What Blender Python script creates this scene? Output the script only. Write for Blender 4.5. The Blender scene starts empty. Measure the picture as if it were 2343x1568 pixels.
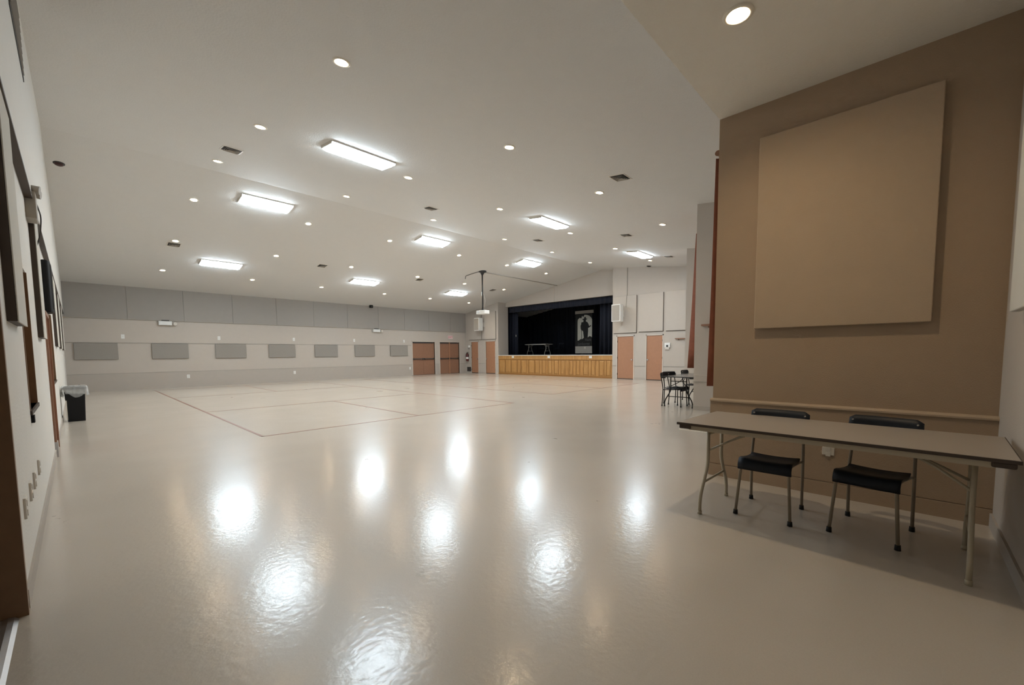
import bpy, bmesh, math, random
from mathutils import Matrix, Vector

sc = bpy.context.scene
COL = sc.collection
PI = math.pi
random.seed(7)

# ------------------------------------------------------------------ camera
cam_d = bpy.data.cameras.new('camera')
cam = bpy.data.objects.new('camera', cam_d)
COL.objects.link(cam)
yaw, pitch, roll = 0.814128, -0.0708955, -0.0080873
cyw, syw, cp, sp, cr, sr = (math.cos(yaw), math.sin(yaw), math.cos(pitch), math.sin(pitch), math.cos(roll), math.sin(roll))
fwd = Vector((syw * cp, cyw * cp, sp))
rt = Vector((cyw, -syw, 0))
upv = rt.cross(fwd)
r2 = rt * cr + upv * sr
u2 = -rt * sr + upv * cr
cam.matrix_world = Matrix(((r2.x, u2.x, -fwd.x, 0), (r2.y, u2.y, -fwd.y, 0), (r2.z, u2.z, -fwd.z, 1.33), (0, 0, 0, 1)))
cam_d.sensor_fit = 'HORIZONTAL'
cam_d.sensor_width = 36
cam_d.lens = 951.99 / 2343 * 36
cam_d.shift_x = -(1182.84 - 1171.5) / 2343
cam_d.shift_y = (875.46 - 784) / 2343
cam_d.clip_start = 0.02
cam_d.clip_end = 200
sc.camera = cam

# ------------------------------------------------------------------ world / colour
w = bpy.data.worlds.new('world')
sc.world = w
w.use_nodes = True
w.node_tree.nodes['Background'].inputs[0].default_value = (0.02, 0.02, 0.022, 1)
w.node_tree.nodes['Background'].inputs[1].default_value = 0.3
sc.view_settings.view_transform = 'Standard'
sc.view_settings.look = 'None'
sc.view_settings.gamma = 1
sc.view_settings.use_curve_mapping = False
sc.view_settings.exposure = 0.90
FLUOR = 31.0        # radiance of the fluorescent diffusers
POT = 350.0          # radiance of the downlight lamps

# ------------------------------------------------------------------ room numbers (metres)
XL = -0.25          # left wall face
YF = 22.3           # far wall face
XS = 18.5           # stage wall face
YR, ZR = 12.0, 5.63 # ridge
ZE = 4.03           # eave height at the far wall
SN, SF = 0.124, (5.63 - 4.03) / (22.3 - 12.0)
ZA = 3.71           # flat alcove ceiling
YA = 1.53           # alcove edge
def zc(y):
    return ZR - (YR - y) * SN if y < YR else ZR - (y - YR) * SF

# ------------------------------------------------------------------ materials
MATS = {}
def mat(name, col, rough=0.6, metal=0.0, var=0.0, scale=6.0, bump=0.0, bscale=60.0, spec=0.5, emit=None, estr=0.0, alpha=1.0, coat=0.0):
    if name in MATS:
        return MATS[name]
    m = bpy.data.materials.new(name)
    m.use_nodes = True
    nt = m.node_tree
    b = nt.nodes['Principled BSDF']
    b.inputs['Base Color'].default_value = (*col, 1)
    b.inputs['Roughness'].default_value = rough
    b.inputs['Metallic'].default_value = metal
    b.inputs['Specular IOR Level'].default_value = spec
    b.inputs['Coat Weight'].default_value = coat
    b.inputs['Alpha'].default_value = alpha
    tc = nt.nodes.new('ShaderNodeTexCoord')
    if var > 0:
        n = nt.nodes.new('ShaderNodeTexNoise')
        n.inputs['Scale'].default_value = scale
        n.inputs['Detail'].default_value = 4
        r = nt.nodes.new('ShaderNodeMapRange')
        r.inputs['To Min'].default_value = 1 - var
        r.inputs['To Max'].default_value = 1 + var
        mx = nt.nodes.new('ShaderNodeVectorMath')
        mx.operation = 'SCALE'
        mx.inputs[0].default_value = col
        nt.links.new(tc.outputs['Object'], n.inputs['Vector'])
        nt.links.new(n.outputs['Fac'], r.inputs['Value'])
        nt.links.new(r.outputs['Result'], mx.inputs['Scale'])
        nt.links.new(mx.outputs['Vector'], b.inputs['Base Color'])
    if bump > 0:
        n2 = nt.nodes.new('ShaderNodeTexNoise')
        n2.inputs['Scale'].default_value = bscale
        n2.inputs['Detail'].default_value = 3
        bp = nt.nodes.new('ShaderNodeBump')
        bp.inputs['Strength'].default_value = bump
        bp.inputs['Distance'].default_value = 0.01
        nt.links.new(tc.outputs['Object'], n2.inputs['Vector'])
        nt.links.new(n2.outputs['Fac'], bp.inputs['Height'])
        nt.links.new(bp.outputs['Normal'], b.inputs['Normal'])
    if emit:
        b.inputs['Emission Color'].default_value = (*emit, 1)
        b.inputs['Emission Strength'].default_value = estr
    MATS[name] = m
    return m

M_wall = mat('wall_paint', (0.50, 0.45, 0.40), 0.7, var=0.03, bump=0.25, bscale=90)
M_wallleft = mat('left_wall_paint', (0.70, 0.68, 0.64), 0.7, var=0.03, bump=0.4, bscale=60)
M_wains = mat('wainscot_paint', (0.44, 0.395, 0.35), 0.65, var=0.03, bump=0.2, bscale=90)
M_band = mat('grey_band_fabric', (0.34, 0.315, 0.29), 0.85, var=0.03)
M_brown = mat('brown_wall_paint', (0.40, 0.295, 0.205), 0.75, var=0.03, bump=0.3, bscale=110)
M_brownp = mat('brown_panel_fabric', (0.465, 0.36, 0.26), 0.9, var=0.03, bump=0.3, bscale=200)
M_ceil = mat('ceiling_paint', (0.645, 0.635, 0.62), 0.8, var=0.02, bump=0.5, bscale=45)
M_ceilbounce = mat('alcove_ceiling_painted_bounce', (0.80, 0.765, 0.70), 0.8, var=0.02, bump=0.5, bscale=45)  # ceiling paint lightened to stand in for floor bounce and haze
M_trim = mat('trim_paint', (0.36, 0.33, 0.29), 0.6)
M_trimlight = mat('light_trim_paint', (0.58, 0.52, 0.46), 0.5)
M_panel = mat('grey_acoustic_fabric', (0.30, 0.275, 0.25), 0.95, var=0.05, scale=40)
M_cream = mat('cream_acoustic_fabric', (0.62, 0.60, 0.55), 0.9, var=0.02)
M_darkwood_shade = mat('dark_edge_and_shade', (0.055, 0.038, 0.028), 0.6, var=0.2)  # stained wood; also paints shade under the band and around panels
M_dark = mat('dark_grille', (0.05, 0.047, 0.045), 0.7)
M_white = mat('white_plastic', (0.78, 0.78, 0.76), 0.45)
M_offw = mat('off_white_enamel', (0.66, 0.62, 0.56), 0.4)
M_steel = mat('brushed_steel', (0.55, 0.55, 0.56), 0.35, metal=0.9, var=0.05, scale=30)
M_blackpl = mat('black_plastic', (0.010, 0.010, 0.011), 0.65, spec=0.2)
M_blackm = mat('black_metal', (0.014, 0.014, 0.015), 0.4)
M_rubber = mat('black_rubber', (0.010, 0.010, 0.010), 0.8)
M_navy = mat('navy_plastic', (0.008, 0.011, 0.018), 0.5, spec=0.3, var=0.1, scale=30)
M_chairtube = mat('bronze_chair_tube', (0.26, 0.21, 0.15), 0.38, var=0.05)
M_tube = mat('beige_tube_enamel', (0.44, 0.38, 0.28), 0.38, var=0.05)
M_tubedark = mat('dark_chair_tube', (0.16, 0.13, 0.10), 0.35, metal=0.6)
M_blacktube = mat('black_tube_enamel', (0.012, 0.011, 0.011), 0.5, spec=0.25)
M_door = mat('salmon_wood_veneer', (0.40, 0.20, 0.115), 0.5, var=0.08, scale=9)
M_doordark = mat('brown_wood_veneer', (0.28, 0.145, 0.090), 0.5, var=0.08, scale=9)
M_jamb = mat('brown_jamb_wood', (0.22, 0.125, 0.065), 0.5, var=0.12, scale=14)
M_drape = mat('navy_black_drape', (0.006, 0.008, 0.016), 0.9, var=0.3, scale=2)
M_valance = mat('navy_valance_cloth', (0.009, 0.012, 0.024), 0.9, var=0.3, scale=2)
M_stagefl = mat('stage_floor_boards', (0.020, 0.018, 0.017), 0.7, var=0.2)
M_curt = mat('burgundy_curtain_cloth', (0.23, 0.068, 0.032), 0.75, var=0.2, scale=12)
M_red = mat('extinguisher_red', (0.09, 0.010, 0.010), 0.35)
M_tape = mat('faded_red_floor_tape', (0.27, 0.14, 0.11), 0.35, var=0.15, scale=8)
M_palestrip = mat('pale_floor_strip', (0.80, 0.74, 0.66), 0.3)
M_bulb = mat('downlight_lamp', (1, 0.9, 0.75), 0.4, emit=(1.0, 0.80, 0.54), estr=POT)
M_refl = mat('gold_reflector', (0.85, 0.62, 0.36), 0.25, metal=0.6)
M_ring = mat('white_trim_ring', (0.85, 0.80, 0.70), 0.4)
M_fluor = mat('fluorescent_diffuser', (0.9, 0.95, 1), 0.4, emit=(0.76, 0.90, 1.0), estr=FLUOR)
M_bag = mat('clear_bin_liner', (0.9, 0.91, 0.91), 0.25, bump=0.8, bscale=25, alpha=0.3)
M_lens = mat('lamp_glass', (0.7, 0.72, 0.75), 0.1)
M_signcream = mat('banner_cream_paint', (0.42, 0.41, 0.36), 0.8, var=0.12, scale=5)
M_signblack = mat('banner_black_paint', (0.008, 0.008, 0.007), 0.85)
M_signgrey = mat('banner_grey_letters', (0.075, 0.075, 0.08), 0.8)
M_board = mat('pale_board', (0.34, 0.32, 0.29), 0.8, var=0.05)
M_exit = mat('exit_sign_face', (0.80, 0.62, 0.62), 0.5)
M_exitred = mat('exit_sign_letters', (0.55, 0.10, 0.12), 0.5)
M_smoke = mat('maroon_cap', (0.05, 0.012, 0.012), 0.5)
M_speakerm = mat('grey_speaker_mesh', (0.36, 0.33, 0.29), 0.8, var=0.15, scale=60)

def wood_oak():
    m = mat('golden_oak', (0.56, 0.29, 0.075), 0.42)
    nt = m.node_tree
    b = nt.nodes['Principled BSDF']
    tc = nt.nodes['Texture Coordinate']
    mp = nt.nodes.new('ShaderNodeMapping')
    mp.inputs['Scale'].default_value = (14, 14, 0.9)
    n = nt.nodes.new('ShaderNodeTexNoise')
    n.inputs['Scale'].default_value = 1.6
    n.inputs['Detail'].default_value = 7
    n.inputs['Roughness'].default_value = 0.65
    cr_ = nt.nodes.new('ShaderNodeValToRGB')
    cr_.color_ramp.elements[0].position = 0.3
    cr_.color_ramp.elements[0].color = (0.33, 0.155, 0.040, 1)
    cr_.color_ramp.elements[1].position = 0.7
    cr_.color_ramp.elements[1].color = (0.56, 0.31, 0.11, 1)
    nt.links.new(tc.outputs['Object'], mp.inputs['Vector'])
    nt.links.new(mp.outputs['Vector'], n.inputs['Vector'])
    nt.links.new(n.outputs['Fac'], cr_.inputs['Fac'])
    nt.links.new(cr_.outputs['Color'], b.inputs['Base Color'])
    return m
M_oak = wood_oak()
M_oakdark = mat('dark_oak_rail', (0.30, 0.14, 0.036), 0.45, var=0.2, scale=20)

def table_laminate():
    return mat('grey_brown_laminate', (0.36, 0.315, 0.27), 0.35, var=0.06, scale=220)
M_lam = table_laminate()
M_lampale = mat('pale_laminate', (0.38, 0.36, 0.33), 0.4, var=0.05, scale=100)
M_lamblack = mat('dark_laminate', (0.10, 0.095, 0.09), 0.18)

def floor_mat():
    m = bpy.data.materials.new('polished_vinyl_floor')
    m.use_nodes = True
    nt = m.node_tree
    b = nt.nodes['Principled BSDF']
    tc = nt.nodes.new('ShaderNodeTexCoord')
    def noise(scale, det=5, vec=None):
        n = nt.nodes.new('ShaderNodeTexNoise')
        n.inputs['Scale'].default_value = scale
        n.inputs['Detail'].default_value = det
        nt.links.new(vec or tc.outputs['Object'], n.inputs['Vector'])
        return n
    n1 = noise(0.8)
    n2 = noise(120, 2)
    ramp = nt.nodes.new('ShaderNodeValToRGB')
    ramp.color_ramp.elements[0].position = 0.3
    ramp.color_ramp.elements[0].color = (0.54, 0.483, 0.415, 1)
    ramp.color_ramp.elements[1].position = 0.7
    ramp.color_ramp.elements[1].color = (0.585, 0.527, 0.457, 1)
    nt.links.new(n1.outputs['Fac'], ramp.inputs['Fac'])
    mix = nt.nodes.new('ShaderNodeMixRGB')
    mix.blend_type = 'MULTIPLY'
    mix.inputs['Fac'].default_value = 0.14
    nt.links.new(ramp.outputs['Color'], mix.inputs['Color1'])
    nt.links.new(n2.outputs['Fac'], mix.inputs['Color2'])
    nt.links.new(mix.outputs['Color'], b.inputs['Base Color'])
    n3 = noise(1.7, 6)
    mr = nt.nodes.new('ShaderNodeMapRange')
    mr.inputs['To Min'].default_value = 0.24
    mr.inputs['To Max'].default_value = 0.36
    nt.links.new(n3.outputs['Fac'], mr.inputs['Value'])
    nt.links.new(mr.outputs['Result'], b.inputs['Roughness'])
    b.inputs['Specular IOR Level'].default_value = 0.5
    b.inputs['Coat Weight'].default_value = 0.6
    b.inputs['Coat Roughness'].default_value = 0.15
    n4 = noise(26, 6)
    bp = nt.nodes.new('ShaderNodeBump')
    bp.inputs['Strength'].default_value = 0.22
    bp.inputs['Distance'].default_value = 0.006
    nt.links.new(n4.outputs['Fac'], bp.inputs['Height'])
    nt.links.new(bp.outputs['Normal'], b.inputs['Normal'])
    nt.links.new(bp.outputs['Normal'], b.inputs['Coat Normal'])
    return m
M_floor = floor_mat()

# ------------------------------------------------------------------ mesh helpers
def box(bm, x0, x1, y0, y1, z0, z1, M=None):
    vs = []
    for p in ((x0, y0, z0), (x1, y0, z0), (x1, y1, z0), (x0, y1, z0), (x0, y0, z1), (x1, y0, z1), (x1, y1, z1), (x0, y1, z1)):
        v = Vector(p)
        if M is not None:
            v = M @ v
        vs.append(bm.verts.new(v))
    for f in ((0, 3, 2, 1), (4, 5, 6, 7), (0, 1, 5, 4), (1, 2, 6, 5), (2, 3, 7, 6), (3, 0, 4, 7)):
        bm.faces.new([vs[i] for i in f])
    return vs

def prism(bm, pts, axis, a0, a1):
    """closed 2-D outline (list of pairs) extruded along axis x/y/z from a0 to a1"""
    def P(p, a):
        if axis == 'x': return (a, p[0], p[1])
        if axis == 'y': return (p[0], a, p[1])
        return (p[0], p[1], a)
    A = [bm.verts.new(P(p, a0)) for p in pts]
    B = [bm.verts.new(P(p, a1)) for p in pts]
    n = len(pts)
    bm.faces.new(A)
    bm.faces.new(B[::-1])
    for i in range(n):
        bm.faces.new((A[i], B[i], B[(i + 1) % n], A[(i + 1) % n]))
    bmesh.ops.recalc_face_normals(bm, faces=bm.faces)

def cyl(bm, c0, c1, r0, r1=None, n=16, caps=True):
    r1 = r0 if r1 is None else r1
    c0 = Vector(c0); c1 = Vector(c1)
    d = (c1 - c0).normalized()
    a = d.orthogonal().normalized()
    b = d.cross(a)
    A, B = [], []
    for i in range(n):
        t = 2 * PI * i / n
        o = a * math.cos(t) + b * math.sin(t)
        A.append(bm.verts.new(c0 + o * r0))
        B.append(bm.verts.new(c1 + o * r1))
    for i in range(n):
        f = bm.faces.new((A[i], A[(i + 1) % n], B[(i + 1) % n], B[i]))
        f.smooth = True
    if caps:
        bm.faces.new(A[::-1])
        bm.faces.new(B)

def tube(bm, pts, r, n=10, sub=6):
    """round tube along a polyline with softened corners"""
    P = [Vector(p) for p in pts]
    Q = [P[0]]
    for i in range(1, len(P) - 1):
        a, b, c = P[i - 1], P[i], P[i + 1]
        k = min((b - a).length, (c - b).length) * 0.35
        s, e = b + (a - b).normalized() * k, b + (c - b).normalized() * k
        for j in range(sub + 1):
            t = j / sub
            Q.append(s * (1 - t) ** 2 + b * 2 * t * (1 - t) + e * t * t)
    Q.append(P[-1])
    rings = []
    prev = None
    for i, q in enumerate(Q):
        d = ((Q[min(i + 1, len(Q) - 1)]) - Q[max(i - 1, 0)]).normalized()
        if prev is None:
            a = d.orthogonal().normalized()
        else:
            a = (prev - d * prev.dot(d)).normalized()
        prev = a
        b = d.cross(a)
        rings.append([bm.verts.new(q + (a * math.cos(2 * PI * k / n) + b * math.sin(2 * PI * k / n)) * r) for k in range(n)])
    for A, B in zip(rings, rings[1:]):
        for k in range(n):
            f = bm.faces.new((A[k], A[(k + 1) % n], B[(k + 1) % n], B[k]))
            f.smooth = True
    bm.faces.new(rings[0][::-1])
    bm.faces.new(rings[-1])

def lathe(bm, prof, c=(0, 0, 0), n=24, M=None):
    rings = []
    for r, z in prof:
        ring = []
        for k in range(n):
            t = 2 * PI * k / n
            v = Vector((c[0] + r * math.cos(t), c[1] + r * math.sin(t), c[2] + z))
            if M is not None: v = M @ v
            ring.append(bm.verts.new(v))
        rings.append(ring)
    for A, B in zip(rings, rings[1:]):
        for k in range(n):
            f = bm.faces.new((A[k], A[(k + 1) % n], B[(k + 1) % n], B[k]))
            f.smooth = True
    return rings

def obj(name, bm, m, parent=None, loc=None, rotz=0.0, bevel=0.0, solid=0.0):
    me = bpy.data.meshes.new(name)
    bm.to_mesh(me)
    bm.free()
    me.materials.append(m)
    o = bpy.data.objects.new(name, me)
    COL.objects.link(o)
    if parent is not None:
        o.parent = parent
    if loc is not None:
        o.location = loc
    if rotz:
        o.rotation_euler = (0, 0, rotz)
    if solid:
        md = o.modifiers.new('solid', 'SOLIDIFY')
        md.thickness = solid
    if bevel:
        md = o.modifiers.new('bevel', 'BEVEL')
        md.width = bevel
        md.segments = 2
        md.limit_method = 'ANGLE'
    return o

def NB():
    return bmesh.new()

def boxobj(name, ext, m, parent=None, bevel=0.0, **k):
    bm = NB()
    box(bm, *ext)
    return obj(name, bm, m, parent, bevel=bevel, **k)

def thing(name, label, cat, loc=(0, 0, 0), rot=(0, 0, 0), group=None):
    o = bpy.data.objects.new(name, None)
    o.empty_display_size = 0.1
    COL.objects.link(o)
    o.location = loc
    o.rotation_euler = rot
    o['label'] = label
    o['category'] = cat
    if group: o['group'] = group
    return o

def tag(o, label, cat, group=None):
    o['label'] = label
    o['category'] = cat
    if group: o['group'] = group
    return o

def struct(name, bm, m, **k):
    o = obj(name, bm, m, **k)
    o['kind'] = 'structure'
    return o

def structbox(name, ext, m, **k):
    bm = NB()
    box(bm, *ext)
    return struct(name, bm, m, **k)

def dup(root, loc, rot=None, label=None, group=None):
    r = root.copy()
    COL.objects.link(r)
    r.location = loc
    if rot is not None: r.rotation_euler = rot
    if label: r['label'] = label
    if group: r['group'] = group
    def rec(src, dst):
        for ch in list(src.children):
            c = ch.copy()
            COL.objects.link(c)
            c.parent = dst
            rec(ch, c)
    rec(root, r)
    return r

def text_mesh(name, txt, size, m, parent, M, extrude=0.002):
    cu = bpy.data.curves.new(name, 'FONT')
    cu.body = txt
    cu.size = size
    cu.extrude = extrude
    cu.align_x = 'CENTER'
    cu.align_y = 'CENTER'
    tmp = bpy.data.objects.new(name + '_tmp', cu)
    COL.objects.link(tmp)
    dg = bpy.context.evaluated_depsgraph_get()
    me = bpy.data.meshes.new_from_object(tmp.evaluated_get(dg))
    bpy.data.objects.remove(tmp)
    me.transform(M)
    me.materials.clear()
    me.materials.append(m)
    o = bpy.data.objects.new(name, me)
    COL.objects.link(o)
    if parent: o.parent = parent
    return o

# orientation matrices for lettering: text x axis, y axis in world
def face_matrix(origin, xdir, ydir):
    x = Vector(xdir).normalized(); y = Vector(ydir).normalized(); z = x.cross(y)
    return Matrix(((x.x, y.x, z.x, origin[0]), (x.y, y.y, z.y, origin[1]), (x.z, y.z, z.z, origin[2]), (0, 0, 0, 1)))

# ================================================================== ROOM SHELL
# floor (one slab, continues through the left doorway and into the bays)
structbox('floor', (-2.2, 19.3, -0.7, 22.6, -0.2, 0.0), M_floor)

# downlight grid and holes
PX = (2.35, 5.18, 7.95, 11.1, 13.9, 16.75)
PY = (5.02, 8.08, 11.05, 13.7, 16.76, 19.8)
POTS = []
for j, y in enumerate(PY):
    for i, x in enumerate(PX):
        if j == 0 and i > 3: continue
        POTS.append((x, y, i, j))
POT_R = 0.080

def cut_ceiling(o, holes):
    bm = NB()
    for x, y, z in holes:
        cyl(bm, (x, y, z - 0.2), (x, y, z + 0.14), POT_R - 0.006, n=24)
    me = bpy.data.meshes.new('cut')
    bm.to_mesh(me); bm.free()
    c = bpy.data.objects.new('cut', me)
    COL.objects.link(c)
    md = o.modifiers.new('holes', 'BOOLEAN')
    md.operation = 'DIFFERENCE'
    md.object = c
    md.solver = 'EXACT'
    dg = bpy.context.evaluated_depsgraph_get()
    me2 = bpy.data.meshes.new_from_object(o.evaluated_get(dg))
    o.modifiers.clear()
    o.data = me2
    bpy.data.objects.remove(c)

T = 0.26
bm = NB()
prism(bm, [(YA - 0.05, zc(YA - 0.05)), (YR, ZR), (22.6, zc(22.6)), (22.6, zc(22.6) + T), (YR, ZR + T), (YA - 0.05, zc(YA - 0.05) + T)], 'x', -0.5, 25.2)
ceiling = struct('ceiling', bm, M_ceil)
cut_ceiling(ceiling, [(x, y, zc(y)) for x, y, i, j in POTS])
structA = structbox('ceiling_alcove', (-0.5, 4.9, -0.7, YA, ZA, ZA + T), M_ceilbounce)
cut_ceiling(structA, [(3.36, 0.99, ZA)])
structbox('wall_fascia', (-0.5, 4.9, YA - 0.12, YA - 0.001, ZA + 0.002, zc(YA) + 0.1), M_ceil)

# left wall: doorway (Y 1.2..3.3), recessed window (Y 4.71..5.56, z .93...2.05), doorway 2, recess 2
WT = 0.2
bm = NB()
x0, x1 = XL - WT, XL
box(bm, x0, x1, -0.7, 1.2, 0, 4.3)
box(bm, x0, x1, 1.2, 3.3, 2.12, 4.3)
box(bm, x0, x1, 3.3, 4.71, 0, 5.0)
box(bm, x0, x1, 4.71, 5.56, 0, 0.93)
box(bm, x0, x1, 4.71, 5.56, 2.05, 5.0)
box(bm, x0, x1, 5.56, 8.22, 0, 5.5)
box(bm, x0, x1, 8.22, 9.12, 1.9, 5.6)
box(bm, x0, x1, 9.12, 9.6, 0, 5.7)
box(bm, x0, x1, 9.6, 10.9, 0, 0.93)
box(bm, x0, x1, 9.6, 10.9, 2.05, 5.7)
box(bm, x0, x1, 10.9, 22.5, 0, 5.8)
struct('wall_left', bm, M_wallleft)
# projecting upper band of the left wall
bm = NB()
prism(bm, [(YA, 2.89), (22.3, 2.89), (22.3, zc(22.3) + 0.05), (YR, ZR + 0.05), (YA, zc(YA) + 0.05)], 'x', XL - 0.01, -0.2)
struct('wall_left_band', bm, M_wallleft)
structbox('band_shade_strip', (XL - 0.01, -0.196, YA, 22.3, 2.865, 2.89), M_darkwood_shade)  # added dark strip stands in for the band's shaded underside
structbox('baseboard_left', (XL - 0.01, XL + 0.012, 3.34, 22.3, 0, 0.1), M_wains)
# corridor beyond the doorway
structbox('wall_corridor', (-1.9, -1.8, -0.7, 9.0, 0, 3.0), M_wains)
structbox('ceiling_corridor', (-1.9, XL - WT, -0.7, 9.0, 2.5, 2.6), M_ceil)

# door 1: brown jamb and leaf folded back at the doorway
d = struct('door_1', (lambda b: (box(b, XL - WT - 0.03, XL + 0.012, 3.255, 3.30, 0.0, 2.12), b)[1])(NB()), M_jamb)
boxobj('door_leaf', (XL - WT - 0.9, XL - WT + 0.02, 3.20, 3.245, 0.012, 2.08), M_jamb, d)
bm = NB(); cyl(bm, (XL - WT - 0.80, 3.17, 1.0), (XL - WT - 0.80, 3.20, 1.0), 0.03); box(bm, XL - WT - 0.83, XL - WT - 0.68, 3.13, 3.15, 0.99, 1.01)
obj('door_handle', bm, M_steel, d)
# threshold strip
bm = NB()
prism(bm, [(XL - 0.16, 0), (XL - 0.02, 0), (XL - 0.035, 0.012), (XL - 0.055, 0.016), (XL - 0.075, 0.012), (XL - 0.095, 0.016), (XL - 0.12, 0.016), (XL - 0.145, 0.010)], 'y', 1.2, 3.25)
struct('trim_1', bm, M_steel)

# window recess 1 (service hatch) lining, sill, black latch
def hatch(nm, ya, yb, za, zb):
    bm = NB()
    box(bm, XL - WT - 0.02, XL - 0.17, ya, yb, za, zb)          # closed shutter at the back
    box(bm, XL - 0.18, XL + 0.004, yb - 0.02, yb + 0.004, za, zb)
    box(bm, XL - 0.18, XL + 0.004, ya - 0.004, ya + 0.02, za, zb)
    o = struct(nm, bm, M_jamb)
    boxobj('window_sill', (XL - 0.18, XL + 0.012, ya - 0.01, yb + 0.01, za - 0.03, za), M_darkwood_shade, o)
    return o
h1 = hatch('window_1', 4.71, 5.56, 0.93, 2.05)
h2 = hatch('window_2', 9.6, 10.9, 0.93, 2.05)
lt = boxobj('window_latch', (XL - 0.005, XL + 0.018, 4.72, 4.80, 0.84, 0.895), M_blackpl, h1)

# door 2 in the left wall
d2 = struct('door_2', (lambda b: (box(b, XL - WT, XL + 0.022, 8.18, 8.24, 0, 1.93), box(b, XL - WT, XL + 0.022, 9.10, 9.16, 0, 1.93), box(b, XL - WT, XL + 0.022, 8.24, 9.10, 1.88, 1.93), b)[3])(NB()), M_doordark)
boxobj('door_leaf', (XL - 0.06, XL - 0.02, 8.25, 9.09, 0.01, 1.88), M_door, d2)
boxobj('kick_plate', (XL - 0.02, XL + 0.03, 8.175, 8.245, 0.0, 0.20), M_steel, d2)

# far wall
bm = NB()
D1 = (14.28, 15.93); D2 = (16.33, 17.93); DH = 2.07
box(bm, -0.45, D1[0], YF, YF + 0.25, 0, 4.3)
box(bm, D1[0], D1[1], YF, YF + 0.25, DH, 4.3)
box(bm, D1[1], D2[0], YF, YF + 0.25, 0, 4.3)
box(bm, D2[0], D2[1], YF, YF + 0.25, DH, 4.3)
box(bm, D2[1], XS + 0.3, YF, YF + 0.25, 0, 4.3)
struct('wall_far', bm, M_wall)
seams = [-0.25, 1.49, 3.24, 4.98, 6.77, 8.49, 10.25, 12.05, 13.75, 15.5, 17.2, XS]
bm = NB()
for a, b in zip(seams, seams[1:]):
    box(bm, a + 0.004, b - 0.004, YF - 0.035, YF + 0.01, 2.78, 4.06)
struct('wall_far_band', bm, M_band)
bm = NB()
for a, b in ((XL, D1[0] - 0.05), (D1[1] + 0.05, D2[0] - 0.05), (D2[1] + 0.05, XS)):
    box(bm, a, b, YF - 0.014, YF + 0.01, 0.09, 0.65)
struct('wall_far_wainscot', bm, M_wains)
bm = NB()
for a, b in ((XL, D1[0] - 0.05), (D1[1] + 0.05, D2[0] - 0.05), (D2[1] + 0.05, XS)):
    box(bm, a, b, YF - 0.02, YF + 0.01, 0, 0.09)
struct('baseboard_far', bm, M_wains)
structbox('trim_2', (XL, XS, YF - 0.045, YF - 0.001, 2.755, 2.78), M_trim)
structbox('trim_3', (XL, D1[0] - 0.05, YF - 0.016, YF - 0.001, 1.835, 1.855), M_trim)
bm = NB()
for a, b in ((XL, D1[0] - 0.05), (D1[1] + 0.05, D2[0] - 0.05), (D2[1] + 0.05, XS)):
    box(bm, a, b, YF - 0.018, YF - 0.001, 0.65, 0.67)
struct('trim_4', bm, M_trim)

def double_door(n, a, b, mull):
    # frame with two leaves and push bars, recessed in the far wall
    bm = NB()
    box(bm, a - 0.05, a, YF - 0.015, YF + 0.12, 0, DH + 0.04)
    box(bm, b, b + 0.05, YF - 0.015, YF + 0.12, 0, DH + 0.04)
    box(bm, a - 0.05, b + 0.05, YF - 0.015, YF + 0.12, DH, DH + 0.04)
    fr = struct('door_%d' % n, bm, M_trimlight)
    c = (a + b) / 2
    if mull:
        boxobj('mullion', (c - 0.035, c + 0.035, YF + 0.02, YF + 0.12, 0, DH), M_door, fr)
    for s, (p, q) in enumerate(((a, c), (c, b))):
        g = 0.036 if mull else 0.003
        p2, q2 = (p + 0.004, q - g) if s == 0 else (p + g, q - 0.004)
        lf = boxobj('door_leaf', (p2, q2, YF + 0.06, YF + 0.10, 0.012, DH - 0.02), M_doordark, fr)
        bm = NB()
        box(bm, p2 + 0.03, q2 - 0.03, YF - 0.02, YF + 0.015, 0.98, 1.03)
        box(bm, p2 + 0.02, p2 + 0.09, YF - 0.025, YF + 0.062, 0.965, 1.045)
        box(bm, q2 - 0.09, q2 - 0.02, YF - 0.025, YF + 0.062, 0.965, 1.045)
        obj('push_bar', bm, M_dark, lf)
    boxobj('door_closer', (a + 0.05, b - 0.05, YF + 0.03, YF + 0.062, DH - 0.09, DH - 0.03), M_dark, fr)
double_door(3, *D1, False)
double_door(4, *D2, True)

# stage wall sections
YL0, YRT = 19.07, 10.87      # stage opening edges
LD1 = (21.0, 21.68); LD2 = (19.36, 20.24); RD1 = (9.72, 10.59); RD2 = (8.28, 9.05); SDH = 2.09
def gable_top(bm, xa, xb, ya, yb, z0):
    """wall strip with a top that follows the ceiling"""
    ys = [ya] + ([YR] if ya < YR < yb else []) + [yb]
    pts = [(ya, z0)] + [(yb, z0)] + [(y, zc(y) + 0.06) for y in reversed(ys)]
    prism(bm, pts, 'x', xa, xb)
bm = NB()
gable_top(bm, XS, XS + 0.2, YL0, YF + 0.1, SDH)
box(bm, XS, XS + 0.2, LD1[1], YF + 0.1, 0, SDH)
box(bm, XS, XS + 0.2, LD2[1], LD1[0], 0, SDH)
box(bm, XS, XS + 0.2, YL0, LD2[0], 0, SDH)
gable_top(bm, XS + 0.2, 19.4, YL0, YL0 + 0.12, 0)
struct('wall_stage_left', bm, M_wall)
bm = NB()
gable_top(bm, XS, XS + 0.2, 5.0, YRT, SDH)
box(bm, XS, XS + 0.2, RD1[1], YRT, 0, SDH)
box(bm, XS, XS + 0.2, RD2[1], RD1[0], 0, SDH)
box(bm, XS, XS + 0.2, 5.0, RD2[0], 0, SDH)
gable_top(bm, XS + 0.2, 19.4, YRT - 0.12, YRT, 0)
struct('wall_stage_right', bm, M_wall)
bm = NB()
gable_top(bm, 19.2, 19.4, YRT, YL0, 4.27)
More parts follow.
